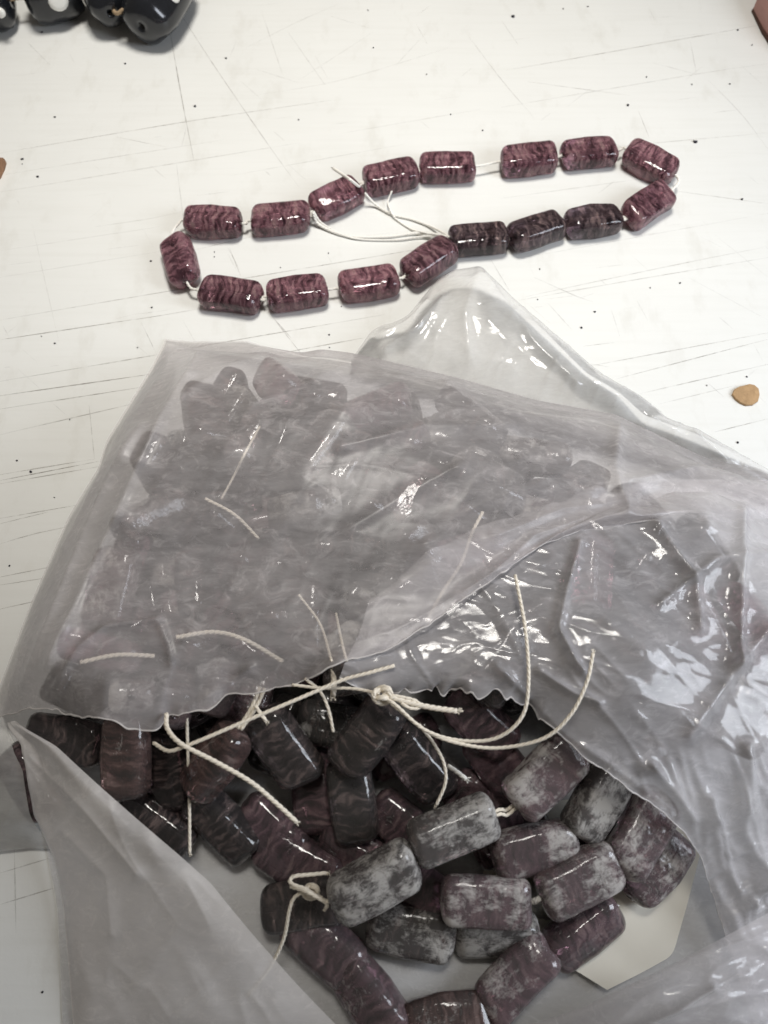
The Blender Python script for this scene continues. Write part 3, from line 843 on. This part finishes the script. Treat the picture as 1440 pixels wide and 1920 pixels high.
loose(S2, [(712,1300,.033),(660,1291,.032),(600,1290,.031),(548,1284,.0305)], M_cream, 0.00034)
S7 = strand['gMDE']
loose(S7, [(740,1248,.034),(690,1262,.034),(640,1276,.0335),(560,1310,.033),(460,1352,.0325),(390,1382,.032),(345,1400,.031),(315,1408,.030),(288,1393,.028)], M_cream, 0.00040)
loose(S7, [(312,1338,.029),(314,1366,.0305),(340,1395,.032),(400,1426,.0315),(470,1466,.030),(520,1508,.028),(556,1541,.0265)], M_cream, 0.00047, fray=True)
loose(S7, [(572,1272,.031),(600,1296,.030),(616,1330,.0285),(625,1372,.026)], M_cream, 0.00034)
S5 = strand['bce']
loose(S5, [(350,1330,.024),(352,1400,.020),(355,1500,.014),(356,1600,.0105)], M_cream, 0.00034, fray=True)
S6 = strand['dfH']
loose(S6, [(497,1290,.0275),(478,1330,.026),(452,1368,.0245)], M_cream, 0.00041)
loose(S6, [(488,1288,.0275),(470,1330,.026),(446,1366,.0245)], M_cream, 0.00041)
loose(S6, [(478,1322,.0275),(488,1337,.0272),(499,1352,.0265)], M_cream, 0.00041, fray=True)
S9 = strand['jkFKCL']
loose(S9, [(625,1245,.031),(626,1275,.0305),(625,1303,.0295)], M_cream, 0.00062, fray=True)
loose(S9, [(840,1436,.018),(858,1448,.019),(874,1461,.0195)], M_thread, .0005, fray=True)

# ------------------------------------------------------------------ heights the film has to clear
GX0, GX1, GY0, GY1, GS = -.15, .17, -.07, .17, .0005
gx = np.arange(GX0, GX1, GS); gy = np.arange(GY0, GY1, GS)
OB = np.full((len(gy), len(gx)), 0.0004)
for m in ALL:
    c = m.translation
    i0, i1 = np.searchsorted(gx, [c.x - .011, c.x + .011]); j0, j1 = np.searchsorted(gy, [c.y - .011, c.y + .011])
    if i1 <= i0 or j1 <= j0:
        continue
    X, Y = np.meshgrid(gx[i0:i1], gy[j0:j1])
    R = np.array(m.to_3x3()); o = np.stack([X - c.x, Y - c.y, 0 * X], -1) @ R
    d = R[2]                                   # world z in bead axes
    hi = np.full(X.shape, 1.0); lo_ = np.full(X.shape, -1.0)
    for k, hf in enumerate((BL / 2 - .0004, BW / 2 - .0002, BH / 2)):
        dk = d[k] if abs(d[k]) > 1e-6 else 1e-6
        a, b = (-hf - o[..., k]) / dk, (hf - o[..., k]) / dk
        hi = np.minimum(hi, np.maximum(a, b)); lo_ = np.maximum(lo_, np.minimum(a, b))
    z = np.where(hi > lo_, c.z + hi, 0)
    OB[j0:j1, i0:i1] = np.maximum(OB[j0:j1, i0:i1], z)

def obst(x, y):
    fi = np.clip((x - GX0) / GS, 0, len(gx) - 2); fj = np.clip((y - GY0) / GS, 0, len(gy) - 2)
    i = fi.astype(int); j = fj.astype(int)
    return np.maximum(np.maximum(OB[j, i], OB[j + 1, i]), np.maximum(OB[j, i + 1], OB[j + 1, i + 1]))

def on_heap(px, py, lift):
    z = .02
    for _ in range(6):
        q = at(px, py, z)
        a = np.linspace(-.0025, .0025, 5)
        z = float(max(obst(q.x + a, q.y + 0 * a).max(), obst(q.x + 0 * a, q.y + a).max())) + lift
    return at(px, py, z)
for pts, r in (([(487,800),(462,845),(440,890),(415,936)], .0003), ([(385,935),(440,965),(485,1010)], .0004), ([(905,960),(885,1000),(865,1055),(830,1110),(800,1165)], .0004),
               ([(560,1115),(600,1170),(622,1240)], .0003), ([(330,1195),(400,1185),(460,1200),(530,1240)], .0005), ([(150,1242),(220,1228),(290,1230)], .0005),
               ([(630,1150),(640,1200),(650,1240)], .0003)):
    cord('thread', [on_heap(x, y, .0004) for x, y in pts], M_cream, heap_strands[len(heap_strands) // 2], r=r)

def to_px(x, y, z):
    dy, dz = y, z - H
    f = dy * CY - dz * SY; u = dy * SY + dz * CY
    return 720 + FPX * x / f, 960 - FPX * u / f

def crease_field(px, py, creases):
    out = np.zeros_like(px)
    for pts, amp, wid in creases:
        pts = resample(np.array(pts, float), step=12)
        dmin = np.full(px.shape, 1e9)
        for (x0, y0), (x1, y1) in zip(pts[:-1], pts[1:]):
            vx, vy = x1 - x0, y1 - y0
            t = np.clip(((px - x0) * vx + (py - y0) * vy) / (vx * vx + vy * vy + 1e-9), 0, 1)
            dmin = np.minimum(dmin, np.hypot(px - x0 - t * vx, py - y0 - t * vy))
        out += amp * np.exp(-(dmin / wid) ** 1.3)
    return out

def edge(pts, n, jag=None, seed=0):
    c = resample(np.array([list(at(*p)) for p in pts]), n=n)
    k = np.ones(5) / 5                         # ease the corners a little
    pad = np.vstack([c[:1]] * 2 + [c] + [c[-1:]] * 2)
    c2 = np.stack([np.convolve(pad[:, q], k, 'valid') for q in range(3)], 1)
    c2[0], c2[-1] = c[0], c[-1]
    off = np.zeros((n, 3))
    if jag:
        s = np.arange(n) / n
        w = np.minimum(1, np.minimum(s, 1 - s) * 12)
        w = w * (1 if seed != 3 or jag < .002 else np.where(s < .34, 1, np.where(s < .72, .22, .7)))
        off[:, 1] += jag * w * ((vnoise(s * 47, s * 0, seed) - .5) + .5 * (vnoise(s * 110, s * 0, seed + 1) - .5) + 1.1 * np.maximum(0, vnoise(s * 63, s * 0, seed + 4) - .72) * 2)
        off[:, 2] += jag * .6 * w * (vnoise(s * 120, s * 0, seed + 2) - .5)
    return (c2, off) if jag is not None else c2

def film(name, mat, parent, bottom, top, left, right, nu, nv, free='', drape=True, creases=(), wrinkles=(), iters=700, jag=0.0, lift=None, skirt=None, gap=.0009, soft=6, wr=.4, rim=False):
    (B, off), T = edge(bottom, nu, jag, 3), edge(top, nu)
    Lf, Rt = edge(left, nv), edge(right, nv)
    u = np.linspace(0, 1, nu)[None, :, None]; v = np.linspace(0, 1, nv)[:, None, None]
    S = (1 - v) * B[None] + v * T[None] + (1 - u) * Lf[:, None] + u * Rt[:, None] \
        - ((1 - u) * (1 - v) * B[0] + u * (1 - v) * B[-1] + (1 - u) * v * T[0] + u * v * T[-1])
    S = S + off[None] * (1 - v) ** 26
    X, Y, Z = S[..., 0], S[..., 1], S[..., 2].copy()
    if lift is not None:
        Z = Z + lift(u[..., 0] + 0 * Z, v[..., 0] + 0 * Z)
    if drape:
        O = obst(X, Y) + gap
        fixed = Z.copy()
        W = np.maximum(O, Z)
        for _ in range(3):                       # start from an upper envelope
            P_ = np.pad(W, 6, mode='edge'); M_ = W.copy()
            for dj in (-6, 0, 6):
                for di in (-6, 0, 6):
                    M_ = np.maximum(M_, P_[6 + dj:6 + dj + W.shape[0], 6 + di:6 + di + W.shape[1]])
            W = M_
        Z = W
        eb = np.array([O[:4, max(0, i - 9):i + 10].max() for i in range(nu)])
        eb = np.convolve(np.pad(eb, 8, mode='edge'), np.ones(17) / 17, 'valid')
        fixed[0] = np.maximum(fixed[0], eb)
        for it in range(iters):
            P_ = np.pad(Z, 1, mode='edge')
            A = (P_[:-2, 1:-1] + P_[2:, 1:-1] + P_[1:-1, :-2] + P_[1:-1, 2:]) * .25
            Z = np.maximum(A, O)
            if 'L' not in free: Z[:, 0] = np.maximum(fixed[:, 0], O[:, 0] * 0)
            if 'R' not in free: Z[:, -1] = fixed[:, -1]
            if 'T' not in free: Z[-1] = fixed[-1]
            if 'B' not in free: Z[0] = np.maximum(fixed[0], O[0])
        for _ in range(soft):
            P_ = np.pad(Z, 1, mode='edge')
            Z = (P_[:-2, 1:-1] + P_[2:, 1:-1] + P_[1:-1, :-2] + P_[1:-1, 2:] + 4 * Z) * .125
    px, py = to_px(X, Y, Z)
    dz = crease_field(px, py, creases)
    tap = np.minimum(1, np.minimum.outer(np.minimum(np.arange(nv), nv - 1 - np.arange(nv)) / 14, np.minimum(np.arange(nu), nu - 1 - np.arange(nu)) / 14))
    for ang, lw, sw_, amp, seed, mask in wrinkles:
        ca, sa = math.cos(ang), math.sin(ang)
        p, q = (X * ca + Y * sa) / lw, (-X * sa + Y * ca) / sw_
        q = q + .5 * vnoise(p * 1.3, q * .5, seed + 9)
        r = amp * wr * ridged(p, q, seed)
        dz += r * (mask(px, py) if mask else 1)
    Z = Z + dz * (.15 + .85 * tap)
    Z = np.maximum(Z, .00035)
    V = np.stack([X, Y, Z], -1)
    if skirt:                                    # carry on over the fold, down to the table behind
        rows = []
        last = V[-1]
        for k in range(1, 11):
            s = k / 10
            zz = last[:, 2] * (1 - s) ** 1.3 + .0006
            rows.append(np.stack([last[:, 0], last[:, 1] + skirt * (s ** .6) * np.minimum(1, last[:, 2] / .012), zz], -1))
        V = np.concatenate([V, np.array(rows)], 0)
    nr = V.shape[0]
    idx = np.arange(nr * nu).reshape(nr, nu)
    Fq = np.stack([idx[:-1, :-1], idx[:-1, 1:], idx[1:, 1:], idx[1:, :-1]], -1).reshape(-1, 4)
    base = np.array(parent.location) if parent else np.zeros(3)
    sheet = mesh_obj(name, (V.reshape(-1, 3) - base).tolist(), Fq.tolist(), mat, parent)
    if rim:                                      # milky tube added along the tear to imitate its light-catching edge
        c = V[0] - base
        RV, RF = [], []
        for i in range(nu):
            rr = .00010 + .00016 * float(vnoise(np.array(i * .23), np.array(0.0), 5))
            for k in range(5):
                a = 2 * math.pi * k / 5
                RV.append((c[i][0], c[i][1] + rr * math.cos(a), c[i][2] + rr * math.sin(a)))
        for i in range(nu - 1):
            RF += [(i * 5 + k, i * 5 + (k + 1) % 5, i * 5 + 5 + (k + 1) % 5, i * 5 + 5 + k) for k in range(5)]
        mesh_obj('bright_rim', RV, RF, M_flap, sheet)
    return sheet

def box_mask(x0, x1, y0, y1, soft=60):
    sg = lambda t: 1 / (1 + np.exp(-np.clip(t, -30, 30)))
    return lambda px, py: sg((px - x0) / soft * 4) * sg((x1 - px) / soft * 4) * sg((py - y0) / soft * 4) * sg((y1 - py) / soft * 4)

# cream card under the beads
card = film('paper_card', M_card, None,
     bottom=[(905,1640,.0006),(980,1738,.0006),(1040,1798,.0014),(1090,1826,.0022),(1138,1856,.0030)], top=[(930,1545,.0006),(1050,1500,.0006),(1180,1490,.0006),(1270,1540,.0006),(1312,1604,.0020)],
     left=[(905,1640,.0006),(930,1545,.0006)], right=[(1138,1856,.0030),(1200,1826,.0012),(1262,1792,.0016),(1288,1700,.0010),(1312,1604,.0020)], nu=60, nv=50, drape=False,
     lift=lambda u, v: .0004 * np.sin(u * 9 + v * 4) * np.clip(u - .5, 0, 1), wrinkles=[(.6, .02, .006, .0006, 81, box_mask(1150, 1400, 1550, 1900))])
tag(card, 'cream paper card lying under the beads on the bag floor', 'paper card')

# ------------------------------------------------------------------ the plastic bag
cb = at(700, 1100)
bag = empty('plastic_bag', (cb.x, cb.y, 0))
tag(bag, 'torn cloudy polythene bag draped over a heap of beads', 'plastic bag')

film('floor_sheet', M_floor, bag,
     bottom=[(120,1975,.0003),(700,1990,.0003),(1500,1990,.0003)], top=[(312,646,.0003),(600,690,.0003),(1100,800,.0003),(1600,985,.0003)],
     left=[(120,1975,.0003),(108,1700,.0003),(60,1450,.0003),(0,1345,.0003),(62,1130,.0003),(187,880,.0003),(312,646,.0003)],
     right=[(1500,1990,.0003),(1650,1500,.0003),(1600,985,.0003)], nu=150, nv=150, drape=False)

CREST = [(310,640,.0008),(345,648,.003),(390,656,.008),(470,664,.013),(560,676,.0155),(600,666,.0185),(660,674,.019),(720,686,.021),(860,720,.022),(1010,762,.022),(1160,790,.020),(1260,840,.016),(1340,885,.012),(1440,905,.012),(1600,965,.008)]
film('top_sheet', M_top, bag,
     bottom=[(-15,1345,.004),(60,1332,.016),(120,1336,.020),(170,1356,.022),(200,1352,.023),(245,1368,.026),(300,1370,.027),(315,1342,.027),(350,1335,.028),(395,1330,.028),(425,1302,.028),(480,1298,.029),(545,1290,.030),(600,1265,.031),(640,1246,.0325),(720,1222,.034),(790,1182,.034),(870,1122,.034),(950,1070,.0335),(1020,1018,.032),(1100,992,.030),(1230,985,.027)],
     top=CREST,
     left=[(-15,1345,.004),(0,1290,.0008),(60,1130,.0008),(130,970,.0008),(185,880,.0008),(200,830,.0008),(285,690,.0008),(310,640,.0008)],
     right=[(1230,985,.027),(1400,975,.018),(1600,965,.008)], nu=300, nv=230, jag=.0007, rim=True, skirt=.012,
     creases=[([(335,655),(255,790),(160,1000),(45,1285)], .0016, 10), ([(372,665),(300,790),(200,1010),(90,1250)], .0013, 9), ([(318,650),(225,820),(120,1030)], .0010, 7),
              ([(340,745),(430,690),(480,672)], .0009, 12), ([(470,760),(560,730),(640,690)], .0008, 16), ([(660,990),(760,930),(870,870)], .0006, 16),
              ([(90,1310),(150,1215),(200,1175),(295,1163)], .0010, 6), ([(300,1168),(318,1215),(322,1245)], .0006, 5), ([(350,1330),(420,1290),(470,1255)], .0010, 9),
              ([(930,1010),(1050,960),(1180,945)], .0016, 20), ([(1160,795),(1150,880),(1170,960)], .0020, 16), ([(1180,905),(1300,880),(1380,890)], .0016, 14),
              ([(880,1115),(1000,1010),(1100,975),(1225,975)], .0016, 14), ([(640,840),(800,800),(960,800)], .0008, 12)],
     wrinkles=[(.5, .030, .0065, .0009, 21, None), (-.25, .022, .0050, .0007, 22, None), (1.2, .028, .0045, .0006, 23, None), (.1, .05, .011, .0012, 24, None)], wr=.16)

film('torn_sheet', M_in, bag,
     bottom=[(640,1285,.026),(700,1308,.028),(760,1302,.029),(800,1298,.029),(850,1295,.029),(880,1312,.029),(920,1306,.029),(960,1306,.028),(1000,1335,.028),(1045,1372,.0285),(1090,1415,.029),(1140,1452,.028),(1190,1485,.026),(1240,1520,.023),(1290,1570,.018),(1315,1610,.014),(1328,1660,.010),(1345,1710,.008),(1365,1770,.006),(1385,1830,.006),(1420,1960,.008)],
     top=[(700,1130,.024),(900,1000,.022),(1230,900,.018),(1440,900,.010),(1640,960,.004)],
     left=[(640,1285,.026),(670,1210,.027),(700,1130,.024)], right=[(1420,1960,.008),(1660,1750,.006),(1690,1300,.004),(1640,960,.004)], nu=300, nv=200, jag=.0022, free='L', rim=True,
     creases=[([(1085,1020),(1060,1110),(1045,1180),(1075,1240),(1090,1260)], .0016, 8), ([(930,1250),(990,1310),(1060,1380),(1150,1440),(1230,1500)], .0014, 9),
              ([(1010,1260),(1070,1300),(1120,1320)], .0014, 9), ([(1220,1440),(1260,1490),(1300,1540)], .0024, 12), ([(1400,1400),(1390,1560),(1430,1640)], .0020, 14),
              ([(1330,1500),(1350,1620),(1400,1700)], .0018, 12), ([(1290,1380),(1380,1250),(1440,1180)], .0018, 16), ([(1230,985),(1300,1090),(1310,1180)], .0018, 12),
              ([(1390,960),(1385,1100),(1380,1250)], .0022, 12), ([(1240,1130),(1340,1050),(1440,1040)], .0014, 12), ([(1360,1720),(1400,1700),(1440,1640)], .0030, 12),
              ([(1330,1650),(1390,1760),(1440,1790)], .0030, 12)],
     wrinkles=[(-.9, .020, .0050, .0012, 31, None), (-.3, .014, .0040, .0008, 32, None), (-1.2, .012, .0028, .0036, 33, box_mask(1180, 1700, 1420, 2100)), (.4, .007, .0026, .0030, 34, box_mask(1280, 1700, 1560, 2100)),
               (.3, .006, .0024, .0004, 35, box_mask(760, 1000, 1140, 1320))], wr=.33)

film('back_fold', M_back, bag,
     bottom=[(655,692,.004),(800,722,.006),(1000,792,.006),(1200,852,.004),(1440,942,.002),(1640,1020,.001)],
     top=[(660,672,.0008),(695,622,.002),(715,610,.005),(740,605,.004),(765,592,.006),(790,560,.005),(820,524,.006),(850,506,.007),(900,500,.008),(950,550,.003),(1100,700,.0012),(1160,735,.0015),(1210,780,.003),(1300,812,.003),(1440,880,.0015),(1640,1000,.0008)],
     left=[(655,692,.004),(660,672,.0008)], right=[(1640,1020,.001),(1640,1000,.0008)], nu=260, nv=70, drape=False,
     lift=lambda u, v: .011 * np.sin(np.pi * np.clip(v, 0, 1)) ** .8 * np.sin(np.pi * np.clip(u * 1.15, 0, 1)) ** .7,
     creases=[([(900,505),(870,590),(880,680)], .0014, 14), ([(900,505),(1000,640),(1080,720)], .0010, 10), ([(700,640),(760,610),(800,570)], .0016, 8), ([(720,660),(780,620),(830,560)], .0014, 8),
              ([(1220,790),(1180,830),(1100,800)], .0012, 12), ([(1300,815),(1360,870),(1350,900)], .0016, 8)],
     wrinkles=[(1.0, .02, .005, .0009, 41, None), (-.5, .015, .004, .0008, 42, None)])

film('side_flap', M_flap, bag,
     bottom=[(140,1945,.0008),(300,1945,.004),(480,1945,.008),(655,1945,.008)], top=[(14,1356,.010),(20,1354,.0115),(30,1352,.012)],
     left=[(140,1945,.0008),(120,1700,.0008),(100,1592,.001),(75,1530,.004),(64,1450,.008),(55,1400,.010),(14,1356,.010)],
     right=[(655,1945,.008),(560,1840,.010),(480,1750,.014),(400,1655,.018),(340,1605,.020),(250,1530,.021),(110,1400,.018),(30,1352,.012)], nu=120, nv=160, free='R', iters=60,
     creases=[([(120,1560),(200,1640),(210,1750)], .0008, 14), ([(60,1420),(160,1520),(260,1640)], .001, 14)],
     wrinkles=[(-1.0, .03, .007, .0009, 51, None), (.8, .02, .006, .0005, 52, None)])
film('side_tuck', M_back, bag,
     bottom=[(-150,1625,.0008),(0,1597,.0008),(60,1590,.0008),(105,1592,.0012)], top=[(-200,1330,.0008),(-80,1335,.003),(25,1352,.008)],
     left=[(-150,1625,.0008),(-180,1480,.0008),(-200,1330,.0008)], right=[(105,1592,.0012),(80,1530,.003),(66,1450,.007),(25,1352,.008)], nu=90, nv=80, free='TR', iters=200,
     wrinkles=[(.9, .03, .007, .0008, 61, None)])
film('rolled_lip', M_in, bag,
     bottom=[(880,2030,.0008),(1100,2010,.006),(1250,1990,.010),(1560,1960,.010)], top=[(900,1945,.002),(1000,1919,.007),(1092,1888,.011),(1214,1830,.015),(1352,1760,.017),(1480,1690,.018)],
     left=[(880,2030,.0008),(900,1945,.002)], right=[(1560,1960,.010),(1480,1690,.018)], nu=160, nv=80, drape=False,
     lift=lambda u, v: .006 * np.sin(np.pi * v) ** .7 * np.sin(np.pi * u),
     creases=[([(1180,1930),(1260,1895),(1330,1850)], .0024, 9)],
     wrinkles=[(.55, .03, .006, .0010, 71, None), (.2, .012, .004, .0020, 72, box_mask(1250, 1700, 1600, 2100))])
